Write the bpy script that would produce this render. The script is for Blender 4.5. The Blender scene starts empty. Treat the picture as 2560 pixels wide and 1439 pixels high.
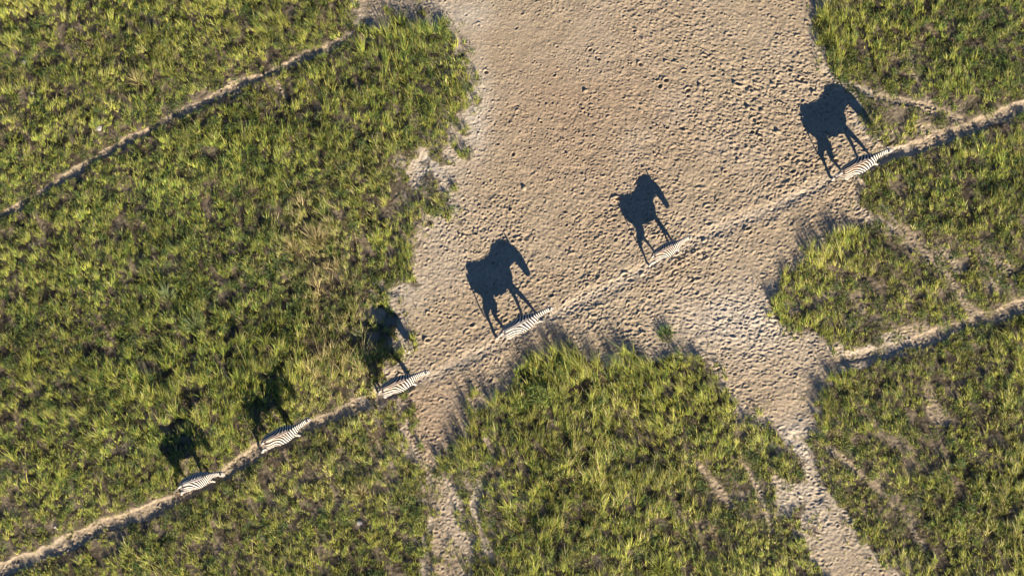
import bpy, bmesh, math
import numpy as np
from mathutils import Vector

SC = bpy.context.scene
COL = SC.collection
# ------------------------------------------------------------------ camera
TILT = math.radians(12.0)
DIST = 110.0
MPP = 39.0 / 2560.0                      # metres per source pixel at the centre of the frame
cd = bpy.data.cameras.new('camera'); cam = bpy.data.objects.new('camera', cd); COL.objects.link(cam)
cam.location = (0, -DIST*math.sin(TILT), DIST*math.cos(TILT))
cam.rotation_euler = (TILT, 0, 0)
cd.sensor_width = 36; cd.lens = 36*DIST/39.0
cd.clip_start = 1; cd.clip_end = 3000
SC.camera = cam
# ------------------------------------------------------------------ sky and sun
SUN_EL = math.radians(21.5); SUN_AZ = math.radians(28.5)     # shadows fall up and to the left
to_sun = Vector((math.sin(SUN_AZ)*math.cos(SUN_EL), -math.cos(SUN_AZ)*math.cos(SUN_EL), math.sin(SUN_EL)))
w = bpy.data.worlds.new('World'); SC.world = w; w.use_nodes = True
nt = w.node_tree; bg = nt.nodes['Background']
sky = nt.nodes.new('ShaderNodeTexSky'); sky.sky_type = 'NISHITA'; sky.sun_disc = False
sky.sun_elevation = SUN_EL; sky.sun_rotation = math.atan2(to_sun.x, to_sun.y)
sky.air_density = 0.6; sky.dust_density = 0.0; sky.ozone_density = 6.0
nt.links.new(sky.outputs[0], bg.inputs[0]); bg.inputs[1].default_value = 0.068
sd = bpy.data.lights.new('sun', 'SUN'); sun = bpy.data.objects.new('sun', sd); COL.objects.link(sun)
sd.energy = 5.0; sd.angle = math.radians(0.5); sd.color = (1.0, 0.90, 0.75)
sun.rotation_euler = (-to_sun).to_track_quat('-Z', 'Y').to_euler()
sun.location = to_sun*60
SC.view_settings.view_transform = 'Standard'; SC.view_settings.look = 'None'
SC.view_settings.exposure = 1.7; SC.view_settings.gamma = 1.0
SC.cycles.max_bounces = 5; SC.cycles.diffuse_bounces = 2; SC.cycles.transmission_bounces = 3

# ------------------------------------------------------------------ helpers
def g(px, py, z=0.0):
    """photo pixel (2560x1439) -> point of the plane at height z"""
    u = (px-1280)/2560*36/cd.lens; v = -(py-719.5)/2560*36/cd.lens
    d = (u, v*math.cos(TILT)+math.sin(TILT), -math.cos(TILT)+v*math.sin(TILT))
    t = (cam.location.z-z)/-d[2]
    return (d[0]*t, cam.location.y+d[1]*t)
def vnoise(x, y, scale, seed):
    """smooth value noise in 0..1"""
    r = np.random.RandomState(seed); T = r.rand(256, 256)
    x = x/scale+37.3; y = y/scale+91.7
    xi = np.floor(x).astype(np.int64); yi = np.floor(y).astype(np.int64)
    fx = x-xi; fy = y-yi; fx = fx*fx*(3-2*fx); fy = fy*fy*(3-2*fy)
    a = T[yi & 255, xi & 255]; b = T[yi & 255, (xi+1) & 255]; c = T[(yi+1) & 255, xi & 255]; d = T[(yi+1) & 255, (xi+1) & 255]
    return (a*(1-fx)+b*fx)*(1-fy)+(c*(1-fx)+d*fx)*fy
def fbm(x, y, scale, seed, octv=4, gain=0.5):
    s = 0; a = 1; t = 0
    for i in range(octv):
        s = s+a*vnoise(x*(1 if i % 2 == 0 else .8)+(0 if i % 2 == 0 else .6)*y, y-(0 if i % 2 == 0 else .6)*x, scale, seed+i*7); t += a; a *= gain; scale /= 2.03
    return s/t
def sstep(a, b, x):
    t = np.clip((x-a)/(b-a), 0, 1); return t*t*(3-2*t)
def tag(o, label=None, cat=None, group=None, kind=None):
    for k, v in (('label', label), ('category', cat), ('group', group), ('kind', kind)):
        if v: o[k] = v
    return o
def mesh_obj(name, V, F_flat, sizes, mat, parent=None, smooth=True):
    me = bpy.data.meshes.new(name)
    V = np.asarray(V, np.float32); F_flat = np.asarray(F_flat, np.int32); sizes = np.asarray(sizes, np.int32)
    me.vertices.add(len(V)); me.vertices.foreach_set('co', V.ravel())
    me.loops.add(len(F_flat)); me.loops.foreach_set('vertex_index', F_flat)
    me.polygons.add(len(sizes))
    starts = np.zeros(len(sizes), np.int32); starts[1:] = np.cumsum(sizes)[:-1]
    me.polygons.foreach_set('loop_start', starts)
    me.update(calc_edges=True)
    me.polygons.foreach_set('use_smooth', np.full(len(sizes), smooth, bool))
    me.materials.append(mat)
    o = bpy.data.objects.new(name, me); COL.objects.link(o); o.parent = parent
    return o
def attr_f(me, name, arr):
    a = me.attributes.new(name, 'FLOAT', 'POINT'); a.data.foreach_set('value', np.asarray(arr, np.float32))
def attr_c(me, name, rgb):
    a = me.attributes.new(name, 'FLOAT_COLOR', 'POINT')
    c = np.ones((len(rgb), 4), np.float32); c[:, :3] = rgb; a.data.foreach_set('color', c.ravel())

# ------------------------------------------------------------------ the layout, traced in photo pixels
BARE = [[(860,-260),(890,0),(895,52),(960,56),(1060,66),(1118,90),(1142,122),(1150,170),(1172,205),(1178,250),(1160,292),(1128,312),
 (1150,372),(1112,398),(1062,378),(1020,430),(1030,470),(1086,490),(1120,540),(1050,540),(1030,600),(1040,650),(1024,690),(975,710),(985,760),(1000,800),(1012,850),(1005,905),
 (960,940),(920,975),(935,1015),(1000,1005),(1005,1080),(1022,1140),(1058,1215),(1078,1290),(1062,1350),(1060,1439),(1040,1700),
 (1180,1700),(1165,1439),(1180,1390),(1190,1340),(1160,1300),(1150,1225),(1120,1185),(1105,1140),(1160,1120),(1168,1060),(1180,1015),(1240,985),(1290,935),(1310,890),(1345,878),
 (1440,882),(1500,900),(1560,888),(1610,894),(1650,902),(1710,884),(1755,900),(1770,930),(1812,965),(1845,1005),(1858,1045),(1940,1072),(1988,1112),(2014,1160),(2026,1215),
 (1985,1200),(1938,1192),(1955,1230),(1945,1262),(1990,1300),(1985,1340),(2015,1352),(2030,1400),(2075,1439),(2200,1700),(2420,1700),(2250,1439),(2195,1402),(2140,1362),(2118,1300),(2082,1262),(2056,1215),
 (2032,1140),(2022,1085),(2040,1010),(2075,955),(2105,925),(2170,900),(2240,880),(2180,872),(2120,884),(2055,868),(1985,832),(1925,790),(1922,745),(1950,700),(2000,655),(2060,606),(2135,566),(2200,552),(2170,538),(2142,505),(2150,462),(2128,440),
 (2160,424),(2235,392),(2225,378),(2180,350),(2150,320),(2135,270),(2125,225),(2088,205),(2050,165),(2045,110),(2040,60),(2062,0),(2090,-260)],
 ]
ISLE = [[(1050,455),(1090,450),(1125,500),(1130,520),(1085,522),(1060,500)],
        [(1190,1010),(1210,1000),(1230,1030),(1200,1040)], [(1960,1290),(2010,1250),(2025,1275),(1990,1330)]]
# strokes: (polyline, half width in metres, bareness)
PATHS = [([(1985,1090),(2012,1130),(2032,1185),(2045,1240)], .22, 1.0),
 ([(-300,1560),(0,1425),(100,1388),(180,1352),(250,1318),(330,1290),(430,1252),(530,1202),(570,1180),(640,1128),(730,1085),(840,1038),(930,998),(1020,960)], .23, 1.0),
 ([(2200,390),(2280,372),(2350,345),(2420,322),(2480,296),(2560,268),(2900,150)], .29, 1.0),
 ([(2100,900),(2180,885),(2300,852),(2440,802),(2560,768),(2900,660)], .24, .95),
 ([(-300,640),(0,542),(90,490),(160,446),(235,400),(320,352),(400,312),(480,268),(580,222),(640,196),(700,172),(760,145),(830,118),(890,80),(920,50)], .14, .95),
 ([(2200,552),(2260,590),(2320,640),(2370,690),(2410,750),(2440,800)], .17, .55),
 ([(1755,1172),(1790,1215),(1830,1262)], .17, .7), ([(1855,1150),(1885,1200),(1915,1272),(1930,1330)], .11, .7),
 ([(2075,1120),(2130,1165),(2190,1222),(2240,1270)], .10, .6), ([(2255,1275),(2285,1330),(2310,1370)], .13, .5),
 ([(1212,1095),(1240,1140)], .12, .8), ([(1200,1210),(1185,1260),(1200,1330),(1230,1400)], .2, .75),
 ([(2120,215),(2220,245),(2300,262),(2400,300)], .2, .65), ([(2270,130),(2300,210),(2340,290)], .12, .5),
 ([(2110,715),(2140,760),(2165,800)], .12, .45), ([(2150,740),(2170,790)], .10, .4), ([(2300,320),(2360,330)], .25, .7),
 ([(2360,640),(2400,670)], .3, .55), ([(2290,835),(2230,845),(2300,830)], .35, .6), ([(2200,690),(2230,730)], .1, .35),
 ([(640,196),(600,205),(585,240)], .16, .6), ([(700,215),(715,245)], .1, .6), ([(2240,560),(2320,620)], .1, .5),
 ([(2335,1025),(2360,1050)], .35, .55), ([(2320,980),(2345,1030)], .2, .5), ([(1990,1020),(1960,1060)], .4, .5),
 ([(2470,640),(2520,670)], .3, .5), ([(1080,395),(1060,410),(1040,440)], .4, .6), ([(960,712),(985,730)], .2, .8)]
# spots of short or missing grass (px, py, radius m, strength)
SPOTS = [(590,215,.45,.5),(900,560,.3,.3),(1000,400,.5,.5),(1180,60,.3,.3),(900,1305,.25,.6),(250,1130,.3,.3),(860,1270,.3,.4),(1050,660,.5,.3),
 (1480,960,.3,.3),(1700,1290,.3,.5),(2090,730,.4,.4),(2000,770,.3,.4),(2230,1300,.3,.3),(2480,720,.5,.5),(2200,1050,.4,.4),(1720,1060,.3,.3),(960,1060,.6,.45),(985,1120,.6,.5),(840,870,.5,.35),(930,840,.5,.6),(940,790,.4,.7),(985,860,.4,.7)]
def gp(L): return np.array([g(*p) for p in L])
BARE_W = [gp(p) for p in BARE]; ISLE_W = [gp(p) for p in ISLE]; PATHS_W = [(gp(p), hw, k) for p, hw, k in PATHS]
MAIN = gp([(1000,968),(1080,938),(1160,900),(1240,862),(1320,822),(1400,782),(1500,728),(1600,678),(1660,648),(1720,612),(1800,574),(1900,530),(1990,488),(2070,450),(2150,418),(2240,385)])
def inside(X, Y, P):
    r = np.zeros(X.shape, bool); n = len(P)
    for i in range(n):
        x0, y0 = P[i]; x1, y1 = P[(i+1) % n]
        if y0 == y1: continue
        c = ((y0 > Y) != (y1 > Y)) & (X < (x1-x0)*(Y-y0)/(y1-y0)+x0); r ^= c
    return r
def dist_line(X, Y, P, closed=False):
    D = np.full(X.shape, 1e9); n = len(P)
    for i in range(n if closed else n-1):
        a = P[i]; b = P[(i+1) % n]; d = b-a; L = max(d@d, 1e-9)
        t = np.clip(((X-a[0])*d[0]+(Y-a[1])*d[1])/L, 0, 1)
        D = np.minimum(D, (X-a[0]-t*d[0])**2+(Y-a[1]-t*d[1])**2)
    return np.sqrt(D)
def sdist(X, Y, P):
    d = dist_line(X, Y, P, True); return np.where(inside(X, Y, P), d, -d)
# raster maps, 7 cm cells
RX0, RX1, RY0, RY1, RC = -26., 26., -17., 18., 0.07
rx = np.arange(RX0, RX1, RC); ry = np.arange(RY0, RY1, RC); RXX, RYY = np.meshgrid(rx, ry)
sd_b = np.full(RXX.shape, -1e9)
wob = (fbm(RXX, RYY, 1.1, 5, 4, .6)-.5)*.8+(fbm(RXX, RYY, .33, 6, 2)-.5)*.5
for P in BARE_W: sd_b = np.maximum(sd_b, sdist(RXX, RYY, P))
for P in ISLE_W: sd_b = np.minimum(sd_b, -sdist(RXX, RYY, P))
pan_d = sd_b+wob+.07                                                 # >0 on bare ground
bare = sstep(-.14, .10, pan_d)
path_d = np.full(RXX.shape, 1e9); trough = np.zeros(RXX.shape)
for P, hw, k in PATHS_W:
    d = dist_line(RXX, RYY, P)*(.72+.62*fbm(RXX, RYY, 1.3, 18, 3))+wob*.30
    bare = np.maximum(bare, k*(1-sstep(hw*.85, hw*1.12+.02, d)))
    path_d = np.minimum(path_d, d-hw); trough = np.maximum(trough, k*(1-sstep(hw*.4, hw*1.25+.05, d)))
for px, py, r, k in SPOTS:
    x, y = g(px, py); d = np.hypot(RXX-x, RYY-y)+wob*.5
    bare = np.maximum(bare, k*(1-sstep(r*.4, r*1.2, d)))
def lookup(M, X, Y):
    fx = np.clip((X-RX0)/RC, 0, M.shape[1]-1.001); fy = np.clip((Y-RY0)/RC, 0, M.shape[0]-1.001)
    xi = fx.astype(np.int32); yi = fy.astype(np.int32); fx = fx-xi; fy = fy-yi
    return (M[yi, xi]*(1-fx)+M[yi, xi+1]*fx)*(1-fy)+(M[yi+1, xi]*(1-fx)+M[yi+1, xi+1]*fx)*fy
def blob(X, Y, px, py, rx_, ry_):
    x, y = g(px, py); return np.exp(-(((X-x)/(rx_*MPP))**2+((Y-y)/(ry_*MPP))**2))
main_d = dist_line(RXX, RYY, MAIN)+(fbm(RXX, RYY, .8, 71, 2)-.5)*.25
# region character -----------------------------------------------------------
B = lambda *a: blob(RXX, RYY, *a)
right = sstep(7.5, 12.5, RXX)
sparse = np.clip(.12*right + .08*B(2150,800,260,110)+.30*B(2300,300,260,90)+.35*B(2200,1130,200,110)+.45*B(1240,1250,130,160)+.4*B(980,1150,110,120)
    +.35*B(1880,1230,120,120)+.35*B(1100,400,90,110)+.45*B(1050,580,70,120)-.7*B(2480,120,240,130)-.7*B(2500,480,180,90)-.6*B(2540,1250,140,250)-.5*B(2500,930,160,80)
    +.25*B(400,1330,400,80)+.2*B(860,1200,200,100)-.3*B(1500,1150,200,200), 0, 1)
hmap = .27 + .16*B(1530,1100,240,300)+.10*B(700,950,420,180)+.12*B(2560,1250,110,260)-.01*right+.03+.10*B(560,1020,260,140)+.08*B(1450,930,110,70)\
    +.07*B(700,250,450,250)+.05*B(1050,150,90,90)+.06*B(2000,640,100,80)-.04*B(860,1250,220,120)-.03*B(150,300,300,200)+.28*B(1000,90,130,35)+.28*B(2040,615,110,45)+.22*B(1460,890,160,35)+.22*B(2080,90,40,130)+.22*B(2060,990,50,80)+.2*B(1930,745,30,70)+.15*B(1240,1010,60,40)+.16*B(1180,1100,60,80)+.15*B(1230,1300,50,90)
straw = np.clip(1.0*B(800,640,100,120)+.5*B(740,560,60,70)+1.0*B(855,890,95,150)+.35*B(900,1000,100,60)+.4*B(830,1180,220,110)+.30*B(2560,1200,120,300)+.3*B(1480,1080,160,170)
    +.35*B(2000,1250,500,220)+.25*B(380,1380,420,80)+.25*B(2250,560,300,300)+.15*B(330,230,300,130)+.3*B(980,420,120,140), 0, 1)
green = np.clip(.8*B(1000,140,150,120)+.5*B(500,480,450,250)+.5*B(500,760,450,160)+.7*B(2480,120,200,130)+.5*B(2420,480,200,70)+.4*B(350,1100,350,120)-.3*straw, 0, 1)
veg = .3*B(1120,1420,80,90)+.3*B(1190,1330,60,120)+.3*B(1150,1180,60,60)+.35*B(2010,1330,50,90)+.55*B(2330,800,200,30)
bare *= 1-np.clip(veg, 0, 1)*sstep(.38, .5, fbm(RXX, RYY, .55, 15, 3))
path_far = path_d
# ragged fringe: scattered tufts step out onto the clay
fr = sstep(.85, .0, pan_d)*(pan_d > -.2)*(.35+.65*(RXX < -1))
bare *= 1-sstep(.60, .68, fbm(RXX, RYY, .30, 17, 2)+.10*fr)*np.clip(fr*1.6, 0, 1)
bare = np.maximum(bare, np.clip(1.6*B(1655,846,75,24), 0, 1))
density = 1-bare
pathlow = .52+.48*sstep(.05, .9, path_far)
# ------------------------------------------------------------------ materials
def new_mat(name):
    m = bpy.data.materials.new(name); m.use_nodes = True; n = m.node_tree; return m, n, n.nodes['Principled BSDF'], n.nodes['Material Output']
def N(n, t, **kw):
    o = n.nodes.new(t)
    for k, v in kw.items(): setattr(o, k, v)
    return o
def ground_mat():
    m, n, p, out = new_mat('trampled_clay')
    at = N(n, 'ShaderNodeAttribute', attribute_name='col'); tc = N(n, 'ShaderNodeTexCoord')
    n1 = N(n, 'ShaderNodeTexNoise'); n1.inputs['Scale'].default_value = 9; n1.inputs['Detail'].default_value = 8; n1.inputs['Roughness'].default_value = .7
    n2 = N(n, 'ShaderNodeTexNoise'); n2.inputs['Scale'].default_value = 1.3; n2.inputs['Detail'].default_value = 5
    for q in (n1, n2): n.links.new(tc.outputs['Object'], q.inputs['Vector'])
    r1 = N(n, 'ShaderNodeMapRange'); r1.inputs[1].default_value = .3; r1.inputs[2].default_value = .7; r1.inputs[3].default_value = .80; r1.inputs[4].default_value = 1.18
    r2 = N(n, 'ShaderNodeMapRange'); r2.inputs[1].default_value = .3; r2.inputs[2].default_value = .7; r2.inputs[3].default_value = .90; r2.inputs[4].default_value = 1.08
    n.links.new(n1.outputs[0], r1.inputs[0]); n.links.new(n2.outputs[0], r2.inputs[0])
    mu = N(n, 'ShaderNodeMath', operation='MULTIPLY'); n.links.new(r1.outputs[0], mu.inputs[0]); n.links.new(r2.outputs[0], mu.inputs[1])
    vm = N(n, 'ShaderNodeVectorMath', operation='SCALE'); n.links.new(at.outputs['Color'], vm.inputs[0]); n.links.new(mu.outputs[0], vm.inputs['Scale'])
    n.links.new(vm.outputs[0], p.inputs['Base Color'])
    n3 = N(n, 'ShaderNodeTexNoise'); n3.inputs['Scale'].default_value = 16; n3.inputs['Detail'].default_value = 6; n3.inputs['Roughness'].default_value = .65
    n.links.new(tc.outputs['Object'], n3.inputs['Vector'])
    b = N(n, 'ShaderNodeBump'); b.inputs['Strength'].default_value = .8; b.inputs['Distance'].default_value = .03
    n.links.new(n3.outputs[0], b.inputs['Height']); n.links.new(b.outputs[0], p.inputs['Normal'])
    p.inputs['Roughness'].default_value = .95; p.inputs['Specular IOR Level'].default_value = .12
    return m
def leaf_mat(name, transl=.35):
    m, n, p, out = new_mat(name)
    at = N(n, 'ShaderNodeAttribute', attribute_name='col')
    n.links.new(at.outputs['Color'], p.inputs['Base Color']); p.inputs['Roughness'].default_value = .55; p.inputs['Specular IOR Level'].default_value = .3
    t = N(n, 'ShaderNodeBsdfTranslucent'); n.links.new(at.outputs['Color'], t.inputs['Color'])
    mx = N(n, 'ShaderNodeMixShader'); mx.inputs[0].default_value = transl
    n.links.new(p.outputs[0], mx.inputs[1]); n.links.new(t.outputs[0], mx.inputs[2]); n.links.new(mx.outputs[0], out.inputs['Surface'])
    return m
M_ground = ground_mat(); M_grass = leaf_mat('grass_blades', .38); M_leaf = leaf_mat('herb_leaves', .25)

# ------------------------------------------------------------------ the ground: one sheet, hoof-printed
FX0, FX1, FY0, FY1, FC = -20.6, 20.6, -12.3, 12.9, 0.026
fx = np.arange(FX0, FX1, FC); fy = np.arange(FY0, FY1, FC)
FXX, FYY = np.meshgrid(fx, fy)
Fb = lookup(bare, FXX, FYY); Fpan = lookup(pan_d, FXX, FYY); Fmain = lookup(main_d, FXX, FYY); Ftr = lookup(trough, FXX, FYY)
rough = np.clip(.55+.5*blob(FXX, FYY, 1700,800,420,230)+.55*blob(FXX, FYY, 1950,330,330,250)+.3*blob(FXX, FYY, 1250,650,260,200)-.35*blob(FXX, FYY, 1300,120,220,150)-.3*blob(FXX, FYY, 1180,250,60,200)
                -.15*blob(FXX, FYY, 2100,1350,120,120)+.25*blob(FXX, FYY, 1050,1100,120,160)+.9*(fbm(FXX, FYY, 1.9, 88, 3)-.5), .12, 1.2)
H = np.zeros(FXX.shape)
H += (fbm(FXX, FYY, .42, 11, 4, .6)-.5)*.075*rough*(.3+.7*Fb)
H += np.abs(fbm(FXX, FYY, .20, 23, 2)-.5)*-.075*rough
H += (fbm(FXX, FYY, .095, 29, 2)-.5)*.048*(.4+.6*rough)
def ridged(ang, seed, sx=.30, sy=.13):
    c, s_ = math.cos(ang), math.sin(ang); u = (FXX*c+FYY*s_)/sx; v = (-FXX*s_+FYY*c)/sy
    wrp = (fbm(FXX, FYY, .5, seed+40, 2)-.5)*1.6
    return fbm(u+wrp, v+wrp*.5, 1.0, seed, 3, .55)-.5
m_tr = np.exp(-(Fmain/1.5)**2); m_lr = np.clip(blob(FXX, FYY, 1900,900,420,170)+blob(FXX, FYY, 1550,800,300,90), 0, 1)*(1-m_tr*.7); m_ur = np.clip(blob(FXX, FYY, 1950,230,260,170), 0, 1)*(1-m_tr)
H += .075*m_tr*ridged(math.radians(27), 141)*rough + .085*m_lr*ridged(math.radians(-8), 143)*rough + .07*m_ur*ridged(math.radians(-24), 145)*rough
rs = np.random.RandomState(4)
def stamp(x, y, r, asp, ang, depth, rim):
    R = r*1.9*max(asp, 1)
    i0 = max(int((x-R-FX0)/FC), 0); i1 = min(int((x+R-FX0)/FC)+2, len(fx)); j0 = max(int((y-R-FY0)/FC), 0); j1 = min(int((y+R-FY0)/FC)+2, len(fy))
    if i1 <= i0 or j1 <= j0: return
    dx = FXX[j0:j1, i0:i1]-x; dy = FYY[j0:j1, i0:i1]-y
    c, s = math.cos(ang), math.sin(ang); u = (dx*c+dy*s)/(r*asp); v = (-dx*s+dy*c)/r
    q = np.sqrt(u*u+v*v); sub = H[j0:j1, i0:i1]
    wq = 1-sstep(1.0, 1.85, q)
    k1, k2 = rs.uniform(0, 6.28), rs.uniform(.3, 1.0)
    sg = -1 if rs.rand() < .62 else .9
    if sg > 0: rim = rim*-.5
    prof = sg*depth*(1-sstep(.35, 1.0, q))+rim*np.exp(-((q-1.12)/.32)**2)*np.clip(1+k2*np.cos(np.arctan2(v, u)-k1)*1.4, 0, 3)
    H[j0:j1, i0:i1] = sub*(1-.5*wq)+prof
def orient(x, y, dm):
    # lumps are drawn out along the trails
    if dm < 1.6: return math.radians(27)
    if y > 5 and x > 4: return math.radians(-24)
    if y < 0 and x > 5: return math.radians(-8)
    if x > 3: return math.radians(12)
    return None
n_try = 52000
xs = rs.uniform(FX0, FX1, n_try); ys = rs.uniform(FY0, FY1, n_try)
kb = lookup(bare, xs, ys); kr = np.clip(.55+.5*blob(xs, ys, 1700,800,420,230)+.55*blob(xs, ys, 1950,330,330,250)+.3*blob(xs, ys, 1250,650,260,200)-.35*blob(xs, ys, 1300,120,220,150)-.3*blob(xs, ys, 1180,250,60,200), .15, 1.1)
kr = kr*(.35+1.3*fbm(xs, ys, 1.9, 88, 3)); km = lookup(main_d, xs, ys); kp = fbm(xs, ys, 1.4, 60, 3)
for i in range(n_try):
    if kb[i] < .45 or rs.rand() > .35+.6*kr[i]+(kp[i]-.5)*1.2: continue
    o = orient(xs[i], ys[i], km[i]); small = ys[i] > 4 and xs[i] < 6
    asp = rs.uniform(1.0, 1.35) if o is None else rs.uniform(1.0, 2.1)
    ang = rs.uniform(0, math.pi) if o is None else o+rs.normal()*.35
    r = (rs.uniform(.035, .07) if small else rs.uniform(.04, .085))
    dep = (rs.uniform(.008, .028) if rs.rand() < .95 else rs.uniform(.03, .06))*(.34+.7*kr[i])
    stamp(xs[i], ys[i], r, asp, ang, dep, dep*rs.uniform(.35, .9))
# a few deep single prints in the mud
for px, py in [(1497,148),(1475,124),(1463,227),(1283,385),(2005,197),(1750,215),(1310,470),(1215,180),(1665,200),(1650,215),(1720,240),(1870,270),(1905,278),(1890,330),(1945,330),(1720,225),(1880,330),(2090,400),(1845,400),(1600,160)]:
    x, y = g(px, py); stamp(x, y, rs.uniform(.07, .10), rs.uniform(1, 1.5), rs.uniform(0, 3), .085, .02)
# the trodden trail across the pan and the worn paths are sunk
tw = .35+1.2*fbm(FXX, FYY, .7, 72, 3)
H -= .034*tw*np.exp(-(Fmain/.22)**2) - .012*tw*np.exp(-((Fmain-.45)/.15)**2)
H -= .07*Ftr
H += .03*(1-Fb)*fbm(FXX, FYY, .5, 31, 2)
fade = sstep(0, 1.2, np.minimum.reduce([FXX-FX0, FX1-FXX, FYY-FY0, FY1-FYY]))
rise = blob(FXX, FYY, 400,1090,170,110)+blob(FXX, FYY, 620,960,150,110)
H += .20*np.clip(rise, 0, 1)*sstep(.15, 1.5, lookup(path_far, FXX, FYY))
H *= fade
def height(x, y):
    i = int(round((x-FX0)/FC)); j = int(round((y-FY0)/FC)); return float(H[j-1:j+2, i-1:i+2].mean())
step = np.concatenate([np.arange(1, 41)*.15, 6+np.array([1, 3, 7, 14, 28, 50, 90, 160, 300, 500, 800.])])
gx = np.concatenate([fx[0]-step[::-1], fx, fx[-1]+step]); gy = np.concatenate([fy[0]-step[::-1], fy, fy[-1]+step]); k = len(step)
GX, GY = np.meshgrid(gx, gy); GZ = np.zeros(GX.shape); GZ[k:-k, k:-k] = H
nx, ny = len(gx), len(gy)
idx = np.arange(nx*ny).reshape(ny, nx)
quads = np.stack([idx[:-1, :-1], idx[:-1, 1:], idx[1:, 1:], idx[1:, :-1]], -1).reshape(-1, 4)
ground = mesh_obj('ground', np.stack([GX, GY, GZ], -1).reshape(-1, 3), quads.ravel(), np.full(len(quads), 4), M_ground)
gb = lookup(bare, GX, GY); gpan = lookup(pan_d, GX, GY)
outside = (np.abs(GX) > 25.5) | (np.abs(GY) > 16.5)
pale = np.clip(.9*blob(GX, GY, 1185,260,40,130)+.8*blob(GX, GY, 1075,420,60,60)+.7*blob(GX, GY, 1010,720,60,60)+.6*blob(GX, GY, 1850,800,160,90)+.45*blob(GX, GY, 2000,1240,90,130)+.55*blob(GX, GY, 2000,1090,60,70)
    +.5*blob(GX, GY, 1180,1270,70,110)+.5*blob(GX, GY, 1150,40,120,50)+.35*blob(GX, GY, 1100,560,80,100)+.45*(fbm(GX, GY, 1.7, 47, 4)-.42), 0, 1)
pale = np.maximum(pale, .45*(1-sstep(.0, .5, gpan))*(gpan > -.6))
pale = np.maximum(pale, .4*np.exp(-(lookup(main_d, GX, GY)/.25)**2))
warm = np.clip(.6*blob(GX, GY, 1480,330,260,230)+.5*blob(GX, GY, 1080,1080,120,160)+.5*fbm(GX, GY, 2.6, 49, 3)-.1, 0, 1)
c_base = np.array([.265, .206, .134]); c_pale = np.array([.37, .315, .245]); c_warm = np.array([.245, .175, .112]); c_litter_shade = np.array([.055, .043, .028]); c_thin = np.array([.235, .185, .125])  # litter tone also has the deep shade of the grass gaps painted in
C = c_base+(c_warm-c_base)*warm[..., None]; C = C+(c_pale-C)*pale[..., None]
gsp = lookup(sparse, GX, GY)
litter_shade = (1-sstep(.15, .75, gb))*(.6+.4*sstep(.35, .6, fbm(GX, GY, .35, 91, 3)))
cl_ = c_litter_shade+(c_thin-c_litter_shade)*np.clip(gsp*1.3*sstep(.3, .6, fbm(GX, GY, .6, 93, 3)), 0, .9)[..., None]
C = C+(cl_-C)*litter_shade[..., None]
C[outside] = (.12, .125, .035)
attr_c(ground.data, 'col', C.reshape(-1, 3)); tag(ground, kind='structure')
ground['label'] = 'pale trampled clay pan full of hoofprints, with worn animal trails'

# ------------------------------------------------------------------ grass blades
def blades(px, py, pz, h, lean_x, lean_y, wd, yaw, bend):
    """px.. are arrays of roots; returns vertices and faces of curved tapered blades"""
    n = len(px); cx = np.cos(yaw)*wd/2; cy = np.sin(yaw)*wd/2
    V = np.empty((n, 5, 3), np.float32)
    mx = lean_x*.38; my = lean_y*.38
    V[:, 0] = np.stack([px-cx, py-cy, pz-.02], -1); V[:, 1] = np.stack([px+cx, py+cy, pz-.02], -1)
    V[:, 2] = np.stack([px+mx+cx*.8, py+my+cy*.8, pz+h*.58], -1); V[:, 3] = np.stack([px+mx-cx*.8, py+my-cy*.8, pz+h*.58], -1)
    V[:, 4] = np.stack([px+lean_x, py+lean_y, pz+h*(1-bend)], -1)
    b = (np.arange(n)*5)[:, None]
    F = np.concatenate([b+np.array([[0, 1, 2, 3]]), b+np.array([[3, 2, 4]])], 1)      # quad + tri
    return V.reshape(-1, 3), F.ravel(), np.tile([4, 3], n)
PAL = np.array([[.285, .290, .045], [.400, .375, .080], [.165, .225, .038], [.085, .140, .028], [.42, .37, .11], [.50, .42, .22], [.17, .13, .075]])
def pick_colours(r, n, st, gr, yl):
    u = r.rand(n); c = np.zeros(n, int)
    p_straw = .04+.55*st; p_green = .30+.45*gr; p_dead = .09+.05*st
    k = r.rand(n)
    c[:] = np.where(k < .55, 0, 1)
    c[u < p_green] = np.where(k[u < p_green] < .55, 2, 3)
    s = u > 1-p_straw; c[s] = np.where(k[s] < .5, 4, 5)
    d = (u > .5) & (u < .5+p_dead); c[d] = 6
    return PAL[c]*(r.uniform(.75, 1.3, (n, 1)))*r.uniform(.92, 1.08, (n, 3))
def blade_rgb(rgb, base_mul=1.0):
    return np.repeat(rgb, 5, axis=0)
r = np.random.RandomState(7)
AX0, AX1, AY0, AY1 = -25.5, 25.5, -16.5, 17.
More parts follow.
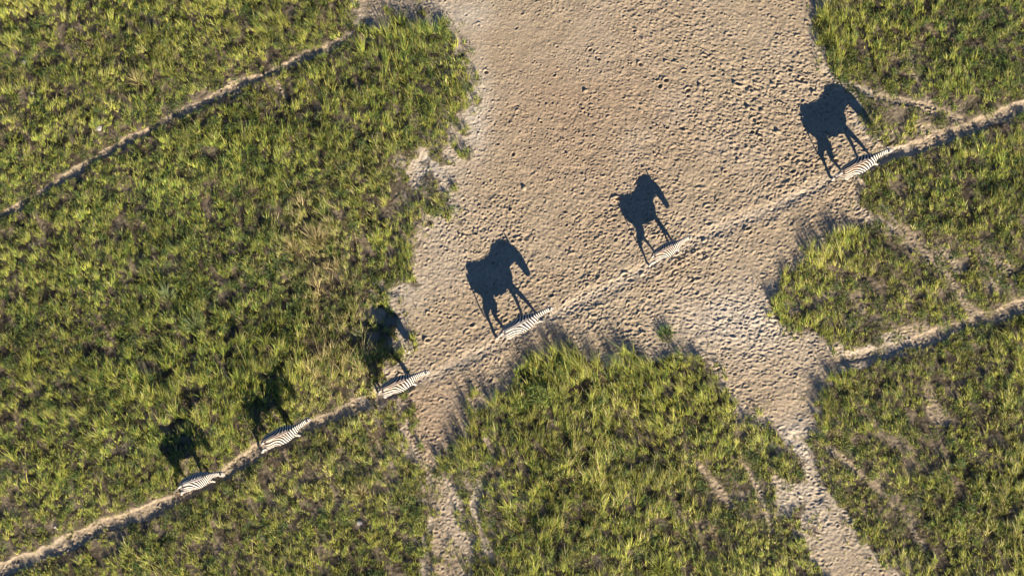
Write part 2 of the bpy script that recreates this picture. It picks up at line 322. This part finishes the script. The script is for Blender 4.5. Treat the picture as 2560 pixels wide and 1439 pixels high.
def grass_layer(name, label, n_clump, per, hk, wd, spread, leank, seed, dens_fn, col_fn, cat='grass'):
    r = np.random.RandomState(seed)
    x = r.uniform(AX0, AX1, n_clump); y = r.uniform(AY0, AY1, n_clump)
    p = dens_fn(x, y); keep = r.rand(n_clump) < p; x, y = x[keep], y[keep]
    hm = lookup(hmap, x, y)*hk*np.clip(-.25+2.5*fbm(x, y, .42, seed+3, 3), .12, 2)*r.uniform(.45, 1.5, len(x))
    edge = .75+.25*sstep(.3, .95, lookup(density, x, y)); rimh = sstep(-.8, -.3, lookup(pan_d, x, y))*(1-.8*sstep(-2., -4., x)*(y > -4)*(y < 4.5))
    hm = np.maximum(hm, .17*rimh*hk/.7*r.uniform(.7, 1.3, len(x)))
    hm = hm*edge*lookup(pathlow, x, y)
    cnt = np.maximum((per*r.uniform(.5, 1.5, len(x))).astype(int), 3)
    rep = np.repeat(np.arange(len(x)), cnt); n = len(rep)
    a = r.uniform(0, 2*np.pi, n); q = np.sqrt(r.rand(n)); sp = spread*(.6+.8*r.rand(len(x)))[rep]
    bx = x[rep]+np.cos(a)*q*sp; by = y[rep]+np.sin(a)*q*sp
    h = hm[rep]*(r.uniform(.35, 1.1, n)+.5*(r.rand(n) < .08))
    wx = (fbm(x, y, 3.0, 77, 2)-.5)[rep]*.9-.12; wy = (fbm(x, y, 3.0, 78, 2)-.5)[rep]*.6+.50     # a light breeze
    lx = h*leank*(np.cos(a)*q*.45+wx+r.normal(0, .26, n)); ly = h*leank*(np.sin(a)*q*.45+wy+r.normal(0, .26, n))
    bz = np.interp(0, [0, 1], [0, 0])+lookupH(bx, by)
    V, F, S = blades(bx, by, bz, h, lx, ly, wd*r.uniform(.6, 1.4, n), np.arctan2(ly, lx)+np.pi/2+r.normal(0, .5, n), r.uniform(0, .12, n))
    rgb = col_fn(r, x, y, rep, n)
    o = mesh_obj(name, V, F, S, M_grass, smooth=False)
    attr_c(o.data, 'col', blade_rgb(rgb)); tag(o, label, cat, kind='stuff')
    print(name, n, 'blades'); return o
def lookupH(X, Y):
    fi = np.clip((X-FX0)/FC, 0, len(fx)-1).astype(int); fj = np.clip((Y-FY0)/FC, 0, len(fy)-1).astype(int)
    ins = (X > FX0) & (X < FX1) & (Y > FY0) & (Y < FY1)
    return np.where(ins, H[fj, fi], 0)
def dens_common(x, y, pw=1.0):
    d = lookup(density, x, y); s = lookup(sparse, x, y)
    cl = .38*fbm(x, y, .6, 301, 2, .6)+.62*fbm(x, y, .25, 305, 2)                    # clumping: bare gaps between tussocks where the sward is thin
    gate = sstep(.35+.11*s, .45+.13*s, cl)
    rim = sstep(-.75, -.35, lookup(pan_d, x, y))*sstep(.1, -.05, lookup(pan_d, x, y))*(1-.8*sstep(-2., -4., x)*(y > -4)*(y < 4.5))
    return sstep(.12, .9, d)*np.maximum(gate**pw, .85*rim)
def cols(r, x, y, rep, n):
    st = lookup(straw, x, y); gr = lookup(green, x, y); v = fbm(x, y, .7, 500, 3)
    c = pick_colours(r, n, np.clip(st+(v-.5)*.5, 0, 1)[rep], np.clip(gr+(.5-v)*.6, 0, 1)[rep], None)
    br = (.55+.9*fbm(x, y, 1.6, 611, 3))*(.62+.76*fbm(x, y, .33, 613, 2))*(.85+.4*r.rand(len(x)))*1.08
    return c*br[rep][:, None]
grass_layer('grass', 'short yellow green savanna grass covering the ground beside the trails', 102620, 19, .72, .0095, .062, .66, 21, lambda x, y: dens_common(x, y), cols)
def dens_low(x, y):
    return sstep(.30, .85, lookup(density, x, y)+.25*(fbm(x, y, .4, 351, 2)-.5))*(.06+.75*sstep(.42, .58, fbm(x, y, .3, 355, 3)))*(.25+1.6*lookup(sparse, x, y))
def cols_low_shaded(r, x, y, rep, n):
    c = cols(r, x, y, rep, n); k = r.rand(n, 1); s = np.clip(.10+.6*lookup(sparse, x, y)[rep], 0, 1)[:, None]
    return np.where(k < s, np.array([[.20, .155, .095]])*r.uniform(.4, 1.4, (n, 1)), c*.5)  # living blades darkened: shade between the tussocks put into their colour
grass_layer('low_grass', 'thin low grass and dead stems between the tussocks', 36056, 14, .30, .016, .17, 1.3, 26, dens_low, cols_low_shaded)
def dens_fringe(x, y):
    p = lookup(pan_d, x, y); west = sstep(1.5, -2.5, x)
    return np.clip((.22+.78*west)*sstep(-.25, .0, p)*sstep(.95, .15, p)*sstep(.46, .60, fbm(x, y, .45, 381, 3)), 0, 1)
grass_layer('fringe_grass', 'thin scattered blades stepping out onto the clay at the grass edge', 22188, 9, .85, .010, .07, .7, 27, dens_fringe,
            lambda r, x, y, rep, n: np.array([[.27, .26, .09]])*r.uniform(.5, 1.35, (n, 1))*r.uniform(.93, 1.07, (n, 3)))
def dens_tall(x, y):
    d = dens_common(x, y, 1.5); t = fbm(x, y, 1.3, 412, 3)
    hm = lookup(hmap, x, y); return d*np.clip(sstep(.48, .66, t)*.7+sstep(.30, .42, hm)*.75, 0, 1)
def cols_tall(r, x, y, rep, n):
    c = cols(r, x, y, rep, n); return c*np.array([1.12, 1.08, 1.0])
grass_layer('tall_grass', 'long wispy yellow green grass standing above the shorter sward', 16641, 18, 1.2, .009, .07, .6, 22, dens_tall, cols_tall)
grass_layer('straw_grass', 'dry straw coloured grass at the left rim of the clay pan', 10400, 26, 1.15, .010, .11, .75, 23,
            lambda x, y: sstep(.15, .8, lookup(density, x, y))*sstep(.35, .95, lookup(straw, x, y)+.25*(fbm(x, y, .8, 33, 3)-.5)),
            lambda r, x, y, rep, n: (np.array([[.50, .40, .18]])*r.uniform(.6, 1.25, (n, 1))*r.uniform(.93, 1.07, (n, 3))))
# broad-leaved herbs: clumps of small leaves, dark green
def herbs(name, label, n_clump, seed, dens_fn):
    r = np.random.RandomState(seed)
    x = r.uniform(AX0, AX1, n_clump); y = r.uniform(AY0, AY1, n_clump)
    keep = r.rand(n_clump) < dens_fn(x, y); x, y = x[keep], y[keep]
    R = r.uniform(.10, .26, len(x)); hh = lookup(hmap, x, y)*lookup(pathlow, x, y)*r.uniform(.3, 1.3, len(x))*(.6+.8*fbm(x, y, .9, 24, 3))
    cnt = (R*R*1900).astype(int)+12; rep = np.repeat(np.arange(len(x)), cnt); n = len(rep)
    a = r.uniform(0, 2*np.pi, n); q = np.sqrt(r.rand(n)); q3 = q*R[rep]
    lx = x[rep]+np.cos(a)*q3; ly = y[rep]+np.sin(a)*q3
    lz = lookupH(lx, ly)+hh[rep]*(1-q**2.2*.8)*r.uniform(.35, 1.0, n)+.01
    L = r.uniform(.035, .075, n); W = L*r.uniform(.3, .55, n)
    th = r.uniform(0, 2*np.pi, n); up = r.uniform(-.2, 1.0, n); ro = r.uniform(-.8, .8, n)
    dx = np.cos(th)*np.cos(up); dy = np.sin(th)*np.cos(up); dz = np.sin(up)
    sx = -np.sin(th)*np.cos(ro); sy = np.cos(th)*np.cos(ro); sz = np.sin(ro)
    P = np.stack([lx, ly, lz], -1); D = np.stack([dx, dy, dz], -1)*L[:, None]; S = np.stack([sx, sy, sz], -1)*W[:, None]/2
    V = np.stack([P, P+D*.5+S, P+D, P+D*.5-S], 1).reshape(-1, 3)
    F = np.arange(n*4)
    o = mesh_obj(name, V, F, np.full(n, 4), M_leaf, smooth=False)
    v = r.uniform(.6, 1.25, len(x))*(.6+.8*fbm(x, y, 1.2, 77, 3)); base = np.where(r.rand(len(x), 1) < .3, np.array([[.115, .13, .025]]), np.array([[.06, .095, .018]]))
    dry = r.rand(len(x)) < .12; base[dry] = (.15, .105, .06)
    rgb = (base*v[:, None])[rep]*r.uniform(.7, 1.35, (n, 1))
    attr_c(o.data, 'col', np.repeat(rgb, 4, axis=0)); tag(o, label, 'plants', kind='stuff'); print(name, n)
herbs('ground_cover', 'low dark green leafy herbs growing between the grass', 19414, 51,
      lambda x, y: dens_common(x, y)*np.clip(.55+.9*lookup(green, x, y)-.5*lookup(straw, x, y)+1.4*(fbm(x, y, .9, 52, 3)-.45), 0, 1))

# ------------------------------------------------------------------ zebras
def zebra_mat():
    m, n, p, out = new_mat('zebra_coat')
    A = lambda s: N(n, 'ShaderNodeAttribute', attribute_name=s).outputs['Fac']
    sn = N(n, 'ShaderNodeMath', operation='SINE'); n.links.new(A('phase'), sn.inputs[0])
    sb = N(n, 'ShaderNodeMath', operation='SUBTRACT'); n.links.new(sn.outputs[0], sb.inputs[0]); n.links.new(A('limit'), sb.inputs[1])
    mr = N(n, 'ShaderNodeMapRange'); mr.inputs[1].default_value = -.18; mr.inputs[2].default_value = .18
    n.links.new(sb.outputs[0], mr.inputs[0])
    mxx = N(n, 'ShaderNodeMath', operation='MAXIMUM'); n.links.new(mr.outputs[0], mxx.inputs[0]); n.links.new(A('dark'), mxx.inputs[1])
    lt = N(n, 'ShaderNodeMix', data_type='RGBA'); n.links.new(A('tan'), lt.inputs[0])
    lt.inputs[6].default_value = (.43, .39, .335, 1); lt.inputs[7].default_value = (.46, .29, .16, 1)
    dk = N(n, 'ShaderNodeMix', data_type='RGBA'); n.links.new(A('tan'), dk.inputs[0])
    dk.inputs[6].default_value = (.018, .015, .014, 1); dk.inputs[7].default_value = (.045, .022, .014, 1)
    mx = N(n, 'ShaderNodeMix', data_type='RGBA'); n.links.new(mxx.outputs[0], mx.inputs[0]); n.links.new(lt.outputs[2], mx.inputs[6]); n.links.new(dk.outputs[2], mx.inputs[7])
    n.links.new(mx.outputs[2], p.inputs['Base Color']); p.inputs['Roughness'].default_value = .75; p.inputs['Specular IOR Level'].default_value = .2
    return m
M_zebra = zebra_mat()
def hair_mat():
    m, n, p, out = new_mat('tail_hair'); nz = N(n, 'ShaderNodeTexNoise'); nz.inputs['Scale'].default_value = 30
    mx = N(n, 'ShaderNodeMix', data_type='RGBA'); n.links.new(nz.outputs[0], mx.inputs[0]); mx.inputs[6].default_value = (.03, .02, .015, 1); mx.inputs[7].default_value = (.13, .08, .05, 1)
    n.links.new(mx.outputs[2], p.inputs['Base Color']); p.inputs['Roughness'].default_value = .8
    return m
M_hair = hair_mat()
def tube(bm, pts, rad, seg=14):
    """pts: 3-D points, rad: (side, other) radii; the side axis is horizontal"""
    pts = [Vector(p) for p in pts]; rings = []
    # subdivide with Catmull-Rom for smooth limbs
    P = []; R = []
    for i in range(len(pts)-1):
        p0 = pts[max(i-1, 0)]; p1 = pts[i]; p2 = pts[i+1]; p3 = pts[min(i+2, len(pts)-1)]
        for k in range(3):
            t = k/3; P.append(.5*((2*p1)+(p2-p0)*t+(2*p0-5*p1+4*p2-p3)*t*t+(-p0+3*p1-3*p2+p3)*t**3))
            t2 = t*t*(3-2*t)*.5+t*.5; R.append((rad[i][0]*(1-t2)+rad[i+1][0]*t2, rad[i][1]*(1-t2)+rad[i+1][1]*t2))
    P.append(pts[-1]); R.append(rad[-1])
    side0 = Vector((0, 1, 0))
    for i, p in enumerate(P):
        d = (P[min(i+1, len(P)-1)]-P[max(i-1, 0)]).normalized()
        s = (side0-d*side0.dot(d)).normalized(); u = s.cross(d).normalized()
        rings.append([bm.verts.new(p+s*(math.cos(2*math.pi*k/seg)*R[i][0])+u*(math.sin(2*math.pi*k/seg)*R[i][1])) for k in range(seg)])
    for a, b in zip(rings[:-1], rings[1:]):
        for k in range(seg): bm.faces.new((a[k], a[(k+1) % seg], b[(k+1) % seg], b[k]))
    bm.faces.new(rings[0][::-1]); bm.faces.new(rings[-1])
def remeshed(bm, voxel, name, smooth=3):
    bmesh.ops.recalc_face_normals(bm, faces=bm.faces)
    me = bpy.data.meshes.new(name); bm.to_mesh(me); bm.free()
    o = bpy.data.objects.new(name, me); COL.objects.link(o)
    md = o.modifiers.new('r', 'REMESH'); md.mode = 'VOXEL'; md.voxel_size = voxel; md.use_smooth_shade = True
    sm = o.modifiers.new('s', 'SMOOTH'); sm.iterations = smooth; sm.factor = .5
    dg = bpy.context.evaluated_depsgraph_get(); dg.update()
    me2 = bpy.data.meshes.new_from_object(o.evaluated_get(dg)); me2.name = name
    bpy.data.objects.remove(o); bpy.data.meshes.remove(me)
    b2 = bmesh.new(); b2.from_mesh(me2); b2.verts.ensure_lookup_table(); seen = set(); parts = []
    for v in b2.verts:
        if v.index in seen: continue
        st = [v]; seen.add(v.index); isl = []
        while st:
            q = st.pop(); isl.append(q)
            for e in q.link_edges:
                t = e.other_vert(q)
                if t.index not in seen: seen.add(t.index); st.append(t)
        parts.append(isl)
    parts.sort(key=len); bmesh.ops.delete(b2, geom=[v for p in parts[:-1] for v in p], context='VERTS'); b2.to_mesh(me2); b2.free()
    return me2
def stripe_attrs(me, seed, tan, off=0.0, mane=False, bendf=None, lam=.088):
    n = len(me.vertices); co = np.empty(n*3, np.float32); me.vertices.foreach_get('co', co); co = co.reshape(-1, 3)
    x, y, z = co[:, 0].astype(float), co[:, 1].astype(float), co[:, 2].astype(float)
    yc = y-bendf(x) if bendf else y
    wv = .33*np.arctan2(np.abs(yc), np.maximum(z-.95, 0)+.02)+np.maximum(.95-z, 0)
    sgn = np.where(yc > 0, 1, 0)
    xw = x+.30*np.maximum(x-.55, 0)**1.3+np.where(x > .98, np.clip(1.22-z, 0, .6)*.8, 0)
    f = ((np.maximum(xw+.75, 0)/lam)**4+(np.maximum(1.0-wv, 0)/.096)**4)**.25
    f = f+off+.33*sgn*sstep(.3, -.1, x)+ .85*(fbm(x+y*.5+seed, z+y+seed*3, .30, seed, 2)-.5)
    legs = sstep(.62, .52, z)*(x < .95)
    ph = f*2*np.pi*(1-legs)+(z/.075*2*np.pi)*legs
    lim = -.34+.65*sstep(.42, .95, wv)*(x < .9)+.45*legs+.25*sstep(.8, 1.1, x)
    belly = sstep(.66, .60, z)*(z > .5)*(np.abs(yc) < .2)*(x > -.35)*(x < .3); lim = lim+1.5*belly
    dark = np.zeros(n)
    if not mane:
        dark = np.maximum(dark, sstep(.018, .006, np.abs(yc))*(z > 1.0)*(x < .35)*(x > -.72))
        dark = np.maximum(dark, sstep(.07, .04, z)); dark = np.maximum(dark, (x > 1.0)*sstep(.86, .78, z))
        lim = np.where((np.abs(yc) < .045) & (z > 1.0) & (x < .3), 2.0, lim)
    tn = np.clip(tan*sstep(.42, .05, wv)*sstep(.5, .1, x)*(.5+fbm(x, y, .12, seed+9, 2)), 0, 1)
    if not mane: tn = np.maximum(tn, .10)
    for nme, a in (('phase', ph), ('limit', lim), ('dark', dark), ('tan', tn)): attr_f(me, nme, a)
def make_zebra(label, tail_px, poll_px, s, feet, bend, head_y, seed, tan, tail, poll_z=1.34, girth=1.0, lam=.088, fwd=0.0):
    """tail_px / poll_px: where tail root and poll are seen in the photograph; feet: fore-aft positions LH, RH, LF, RF"""
    zt = 1.16*s; zp = poll_z*s
    T = Vector(g(*tail_px, zt)); Q = Vector(g(*poll_px, zp)); d = Q-T
    L = 1.95; bendf = lambda x: bend*np.maximum(np.asarray(x, float)-.35, 0)**2
    by = float(bendf(1.18)); yaw = math.atan2(d.y, d.x)-math.atan2(by, L)
    k = d.length/math.hypot(L, by)
    mx = k                                                   # fore-aft scale follows the photograph, height follows s
    org = T+Vector((math.cos(yaw), math.sin(yaw)))*(.74*mx)
    root = bpy.data.objects.new('zebra', None); COL.objects.link(root); root.empty_display_size = .3
    gz = height(org.x, org.y)
    root.location = (org.x, org.y, gz); root.rotation_euler = (0, 0, yaw); root.scale = (mx, s, s)
    tag(root, label, 'zebra', 'zebras walking in single file')
    bm = bmesh.new(); G = girth
    Y = lambda x: float(bendf(x))
    sec = [(-.745, 1.09, .04, .07), (-.72, 1.06, .115, .17), (-.64, 1.035, .19, .25), (-.50, 1.025, .245, .29), (-.30, 1.0, .265*G, .275), (-.10, .96, .30*G, .285), (.10, .945, .31*G, .295), (.28, .97, .285*G, .295), (.44, .99, .235, .295), (.57, .985, .19, .26), (.68, .97, .13, .20), (.74, .96, .06, .10)]
    tube(bm, [(x, 0, zc) for x, zc, a, b in sec],
         [(a, b) for x, zc, a, b in sec], 20)
    pz = poll_z-1.34
    neck = [(.34, 1.04, .12, .20), (.50, 1.10, .135, .235), (.66, 1.155+.25*pz, .122, .215), (.86, 1.19+.6*pz, .102, .19), (1.04, 1.215+.8*pz, .085, .16), (1.15, 1.22+pz, .08, .13)]
    tube(bm, [(x, Y(x), z) for x, z, a, b in neck], [(a, b) for x, z, a, b in neck], 16)
    hd = [(1.08, 1.24, .06, .12), (1.15, 1.18, .088, .155), (1.185+.15*fwd, 1.08, .095, .175), (1.205+.4*fwd, .98, .080, .155), (1.215+.7*fwd, .90, .068, .13), (1.225+.9*fwd, .82, .070, .125), (1.23+fwd, .765, .058, .105)]
    y0 = Y(1.15)
    tube(bm, [(x, y0+(head_y*(1.25-z)), z+pz) for x, z, a, b in hd], [(a, b) for x, z, a, b in hd], 14)
    for sg in (-1, 1):
        tube(bm, [(1.15, y0+sg*.04, 1.26+pz), (1.165, y0+sg*.07, 1.35+pz), (1.18, y0+sg*.085, 1.44+pz), (1.185, y0+sg*.09, 1.50+pz)], [(.038, .034), (.046, .034), (.040, .03), (.014, .014)], 8)
    for j, fxp in enumerate(feet):
        sg = 1 if j % 2 == 0 else -1
        fz = 0
        if j < 2:                                            # hind legs
            hx = -.47; p = fxp
            pts = [(-.50, sg*.12, .98), (-.47, sg*.135, .80), (-.40+.25*(p+.5), sg*.135, .655), (.45*-.45+.55*p-.10, sg*.115, .455), (.2*-.45+.8*p-.045, sg*.11, .27), (p-.02, sg*.11, .11), (p+.025, sg*.11, .055), (p+.045, sg*.11, .0)]
            rad = [(.11, .20), (.115, .185), (.09, .125), (.056, .075), (.042, .046), (.048, .052), (.045, .048), (.052, .06)]
        else:
            p = fxp
            pts = [(.46, sg*.11, .98), (.45, sg*.13, .80), (.45+.3*(p-.45), sg*.125, .64), (.45+.55*(p-.45)+.03, sg*.11, .44), (.45+.8*(p-.45)+.012, sg*.105, .26), (p-.01, sg*.105, .11), (p+.02, sg*.105, .055), (p+.04, sg*.105, .0)]
            rad = [(.09, .16), (.085, .125), (.065, .085), (.056, .066), (.041, .045), (.046, .05), (.045, .048), (.052, .06)]
        tube(bm, pts, rad, 12)
    me = remeshed(bm, .0135, 'body', 4)
    stripe_attrs(me, seed, tan, 0, False, bendf, lam); me.materials.clear(); me.materials.append(M_zebra)
    me.polygons.foreach_set('use_smooth', np.ones(len(me.polygons), bool))
    body = bpy.data.objects.new('body', me); COL.objects.link(body); body.parent = root
    # mane: an upright brush along the crest
    bm = bmesh.new(); pts = []; nn = 22
    cx = np.linspace(.40, 1.16, nn); top = np.interp(cx, [.36, .52, .70, .90, 1.08, 1.19], [1.24, 1.325, 1.365+.25*pz, 1.375+.6*pz, 1.37+.85*pz, 1.345+pz])
    rng = np.random.RandomState(seed)
    prev = None
    for i in range(nn):
        hgt = .07*math.sin(math.pi*min(1, (i+2)/8)/2)*(1 if i < nn-3 else .8)*rng.uniform(.95, 1.05); yy = Y(cx[i]); zz = top[i]-.035
        ring = [bm.verts.new((cx[i], yy-.02, zz)), bm.verts.new((cx[i]+.01, yy-.014, zz+.03+hgt)), bm.verts.new((cx[i]+.01, yy+.014, zz+.03+hgt)), bm.verts.new((cx[i], yy+.02, zz))]
        if prev:
            for q in range(4): bm.faces.new((prev[q], prev[(q+1) % 4], ring[(q+1) % 4], ring[q]))
        else: bm.faces.new(ring[::-1])
        prev = ring
    bm.faces.new(prev); bmesh.ops.subdivide_edges(bm, edges=bm.edges[:], cuts=1)
    me = bpy.data.meshes.new('mane'); bm.to_mesh(me); bm.free(); stripe_attrs(me, seed, .15, 0, True, bendf, lam); me.materials.append(M_zebra)
    mane = bpy.data.objects.new('mane', me); COL.objects.link(mane); mane.parent = root
    # tail: striped dock and dark tuft
    tx, ty = tail
    bm = bmesh.new()
    tp = [(-.70, 0, 1.17), (-.755, .0, 1.12), (-.755+tx*.35, ty*.3, .97), (-.755+tx*.7, ty*.65, .82), (-.755+tx, ty, .68)]
    tube(bm, tp, [(.04, .03), (.035, .03), (.026, .024), (.02, .02), (.016, .016)], 10)
    me = bpy.data.meshes.new('tail'); bm.to_mesh(me); bm.free(); stripe_attrs(me, seed, .2, 0, False, None, lam)
    me.materials.append(M_zebra); me.polygons.foreach_set('use_smooth', np.ones(len(me.polygons), bool))
    to = bpy.data.objects.new('tail', me); COL.objects.link(to); to.parent = root
    bm = bmesh.new()
    tube(bm, [(-.755+tx*.97, ty, .70), (-.755+tx*1.1, ty*1.05, .60), (-.755+tx*1.17, ty*1.1, .50), (-.755+tx*1.2, ty*1.15, .40)], [(.014, .014), (.032, .026), (.028, .024), (.006, .006)], 9)
    me = bpy.data.meshes.new('tail_tuft'); bm.to_mesh(me); bm.free(); me.materials.append(M_hair)
    tt = bpy.data.objects.new('tail_tuft', me); COL.objects.link(tt); tt.parent = to
    return root
Z = []
Z.append(make_zebra('zebra with rusty back at the head of the line, beside the right-hand grass edge', (2103,432), (2224,372), 1.03, (-.90, -.40, .30, .80), .0, .0, 3, .6, (-.10, .05), 1.26, 1.0, .088, .14))
Z.append(make_zebra('smallest zebra, alone in the middle of the bare clay, second in line', (1632,640), (1725,590), .90, (-.36, -.92, .42, .62), .0, .05, 5, .5, (-.10, .03), 1.32, .98, .075))
Z.append(make_zebra('crisply striped zebra crossing the clay above the central grass patch, third in line', (1255,833), (1376,768), .99, (-.88, -.46, .30, .82), .0, .0, 8, .15, (-.12, .05), 1.29, 1.0))
Z.append(make_zebra('brown-striped zebra stepping from the grass path onto the clay, fourth in line', (950,976), (1066,926), 1.0, (-.78, -.60, .52, .66), -.02, .0, 11, .55, (-.10, -.02), 1.33, 1.0))
Z.append(make_zebra('zebra on the narrow grass path with its neck swung left, fifth in line', (656,1106), (768,1047), 1.04, (-.36, -.90, .40, .66), .14, .1, 14, .45, (-.12, .05), 1.34, 1.02))
Z.append(make_zebra('last zebra of the line, far left, neck curved right and tail flicked back', (450,1214), (552,1180), 1.0, (-.34, -.88, .34, .72), -.16, -.05, 17, .15, (-.42, -.08), 1.32, 1.0, .08))

# ------------------------------------------------------------------ single things: stones, tussocks, a bush
def stone_mat():
    m, n, p, out = new_mat('pale_stone'); nz = N(n, 'ShaderNodeTexNoise'); nz.inputs['Scale'].default_value = 14; nz.inputs['Detail'].default_value = 6
    mx = N(n, 'ShaderNodeMix', data_type='RGBA'); n.links.new(nz.outputs[0], mx.inputs[0]); mx.inputs[6].default_value = (.18, .155, .14, 1); mx.inputs[7].default_value = (.28, .25, .225, 1)
    n.links.new(mx.outputs[2], p.inputs['Base Color']); p.inputs['Roughness'].default_value = .9
    return m
M_stone = stone_mat()
def stone(px, py, r, label, seed):
    r *= .8; x, y = g(px, py); rng = np.random.RandomState(seed); bm = bmesh.new(); bmesh.ops.create_icosphere(bm, subdivisions=4, radius=1)
    for v in bm.verts:
        c = np.array(v.co); q = 1+.5*float(fbm(np.array([c[0]+c[2]*.7+seed]), np.array([c[1]-c[2]*.6]), .7, seed, 3)[0]-.5)
        v.co = Vector((c[0]*r*1.15*q, c[1]*r*q, max(c[2]*r*.75*q, -r*.25)))
    me = bpy.data.meshes.new('stone'); bm.to_mesh(me); bm.free(); me.materials.append(M_stone); me.polygons.foreach_set('use_smooth', np.ones(len(me.polygons), bool))
    o = bpy.data.objects.new('stone', me); COL.objects.link(o); o.location = (x, y, height(x, y)+r*.2); o.rotation_euler = (0, 0, rng.uniform(0, 6)); tag(o, label, 'stone', 'pale stones lying in the grass'); return o
SC['stage'] = 'things'
def clear_at(px, py): pass
stone(60, 155, .14, 'pale rounded stone in the grass near the top left corner', 1)
stone(80, 232, .08, 'small pale stone below the one near the top left corner', 2)
stone(247, 320, .15, 'pale pitted stone in the grass above the thin upper-left trail', 3)
stone(131, 816, .09, 'small white stone in dark green grass at the far left', 4)
stone(137, 1316, .07, 'tiny pale stone just above the bottom-left trail', 5)
stone(898, 1306, .13, 'pale pinkish stone in olive grass left of the bottom clay corridor', 6)
def tussock(px, py, n, h, R, rgb, label, seed, name='grass_tussock', cat='tussock', lean=.75, group='tall tussocks standing above the grass'):
    x, y = g(px, py); r = np.random.RandomState(seed)
    a = r.uniform(0, 2*np.pi, n); q = np.sqrt(r.rand(n)); bx = np.cos(a)*q*R; by = np.sin(a)*q*R
    hh = h*r.uniform(.5, 1.1, n); lx = hh*lean*(np.cos(a)*q+r.normal(0, .2, n)-.1); ly = hh*lean*(np.sin(a)*q+r.normal(0, .2, n)+.3)
    V, F, S = blades(bx, by, np.zeros(n), hh, lx, ly, .014*r.uniform(.6, 1.4, n), r.uniform(0, np.pi, n), r.uniform(0, .15, n))
    o = mesh_obj(name, V, F, S, M_grass, smooth=False); o.location = (x, y, height(x, y))
    attr_c(o.data, 'col', blade_rgb(np.array([rgb])*r.uniform(.65, 1.3, (n, 1))*r.uniform(.93, 1.07, (n, 3)))); tag(o, label, cat, group); return o
YG = (.24, .25, .06); ST = (.38, .31, .13); GR = (.11, .16, .03); SG = (.22, .26, .10)
tussock(1665, 838, 260, .30, .24, GR, 'lone green tuft on bare clay above the central grass patch', 60, group=None)
tussock(805, 352, 200, .55, .16, YG, 'yellow green tussock in the sward left of the clay pan, above the middle', 61)
tussock(895, 262, 150, .50, .12, YG, 'long bladed tussock in the grass nearest below the top trail end', 62)
tussock(378, 90, 160, .5, .14, YG, 'bright tussock near the top edge in the left grass', 63)
tussock(345, 205, 170, .55, .16, ST, 'straw tinted tussock in the upper left grass', 64)
tussock(790, 605, 260, .6, .22, ST, 'large dry straw tussock in the middle of the left grass', 65)
tussock(735, 625, 160, .5, .16, ST, 'smaller dry tussock just left of the large straw one', 66)
tussock(420, 745, 150, .65, .12, SG, 'grey green tussock with long splayed blades in the left grass', 67)
tussock(490, 820, 180, .6, .16, SG, 'splayed pale tussock above the fifth zebra', 68)
tussock(905, 845, 60, .5, .12, (.32, .32, .14), 'few pale blades standing in the shadow of the fourth zebra', 69)
tussock(1395, 1000, 160, .6, .2, YG, 'tall yellow green tussock at the left of the central grass patch', 70)
tussock(905, 1240, 160, .5, .15, ST, 'straw tussock in olive grass left of the bottom clay corridor', 71)
tussock(1650, 1420, 220, .55, .25, (.3, .32, .07), 'bright yellow tussock at the bottom edge of the frame', 72)
tussock(2090, 1160, 90, .4, .15, ST, 'dry tussock beside the lower right trail', 73)
def bush(px, py, R, h, label, seed):
    x, y = g(px, py); r = np.random.RandomState(seed); root = bpy.data.objects.new('leafy_shrub', None); COL.objects.link(root); root.location = (x, y, height(x, y)); tag(root, label, 'shrub', 'leafy shrubs on the rim of the central grass patch')
    n = int(R*R*5200); a = r.uniform(0, 2*np.pi, n); q = np.sqrt(r.rand(n)); lump = .6+.8*fbm(np.cos(a)*q*R+seed, np.sin(a)*q*R, .22, seed, 2)
    P = np.stack([np.cos(a)*q*R, np.sin(a)*q*R, h*np.sqrt(np.clip(1-q*q, 0, 1))*lump*r.uniform(.45, 1, n)+.03], -1)
    L = r.uniform(.05, .09, n); th = r.uniform(0, 2*np.pi, n); up = r.uniform(-.2, 1, n); ro = r.uniform(-.8, .8, n)
    D = np.stack([np.cos(th)*np.cos(up), np.sin(th)*np.cos(up), np.sin(up)], -1)*L[:, None]; S = np.stack([-np.sin(th)*np.cos(ro), np.cos(th)*np.cos(ro), np.sin(ro)], -1)*(L*.22)[:, None]
    V = np.stack([P, P+D*.5+S, P+D, P+D*.5-S], 1).reshape(-1, 3)
    o = mesh_obj('foliage', V, np.arange(n*4), np.full(n, 4), M_leaf, root, False)
    attr_c(o.data, 'col', np.repeat(np.array([[.10, .13, .025]])*r.uniform(.5, 1.6, (n, 1))*r.uniform(.9, 1.1, (n, 3)), 4, axis=0))
    bm = bmesh.new()
    for q in range(9):
        a = q*.7+seed; tube(bm, [(0, 0, -.02), (math.cos(a)*R*.35, math.sin(a)*R*.35, h*.4), (math.cos(a)*R*.75, math.sin(a)*R*.75, h*.6)], [(.014, .014), (.009, .009), (.003, .003)], 5)
    me = bpy.data.meshes.new('stem'); bm.to_mesh(me); bm.free(); me.materials.append(M_hair); s = bpy.data.objects.new('stem', me); COL.objects.link(s); s.parent = root
bush(1350, 985, .62, .42, 'broad dark leafy shrub on the left rim of the central grass patch', 3)
bush(1400, 925, .42, .38, 'dark leafy shrub just above the broad one on the central patch rim', 5)
bush(1300, 1010, .36, .30, 'small dark shrub overhanging the clay left of the broad one', 6)
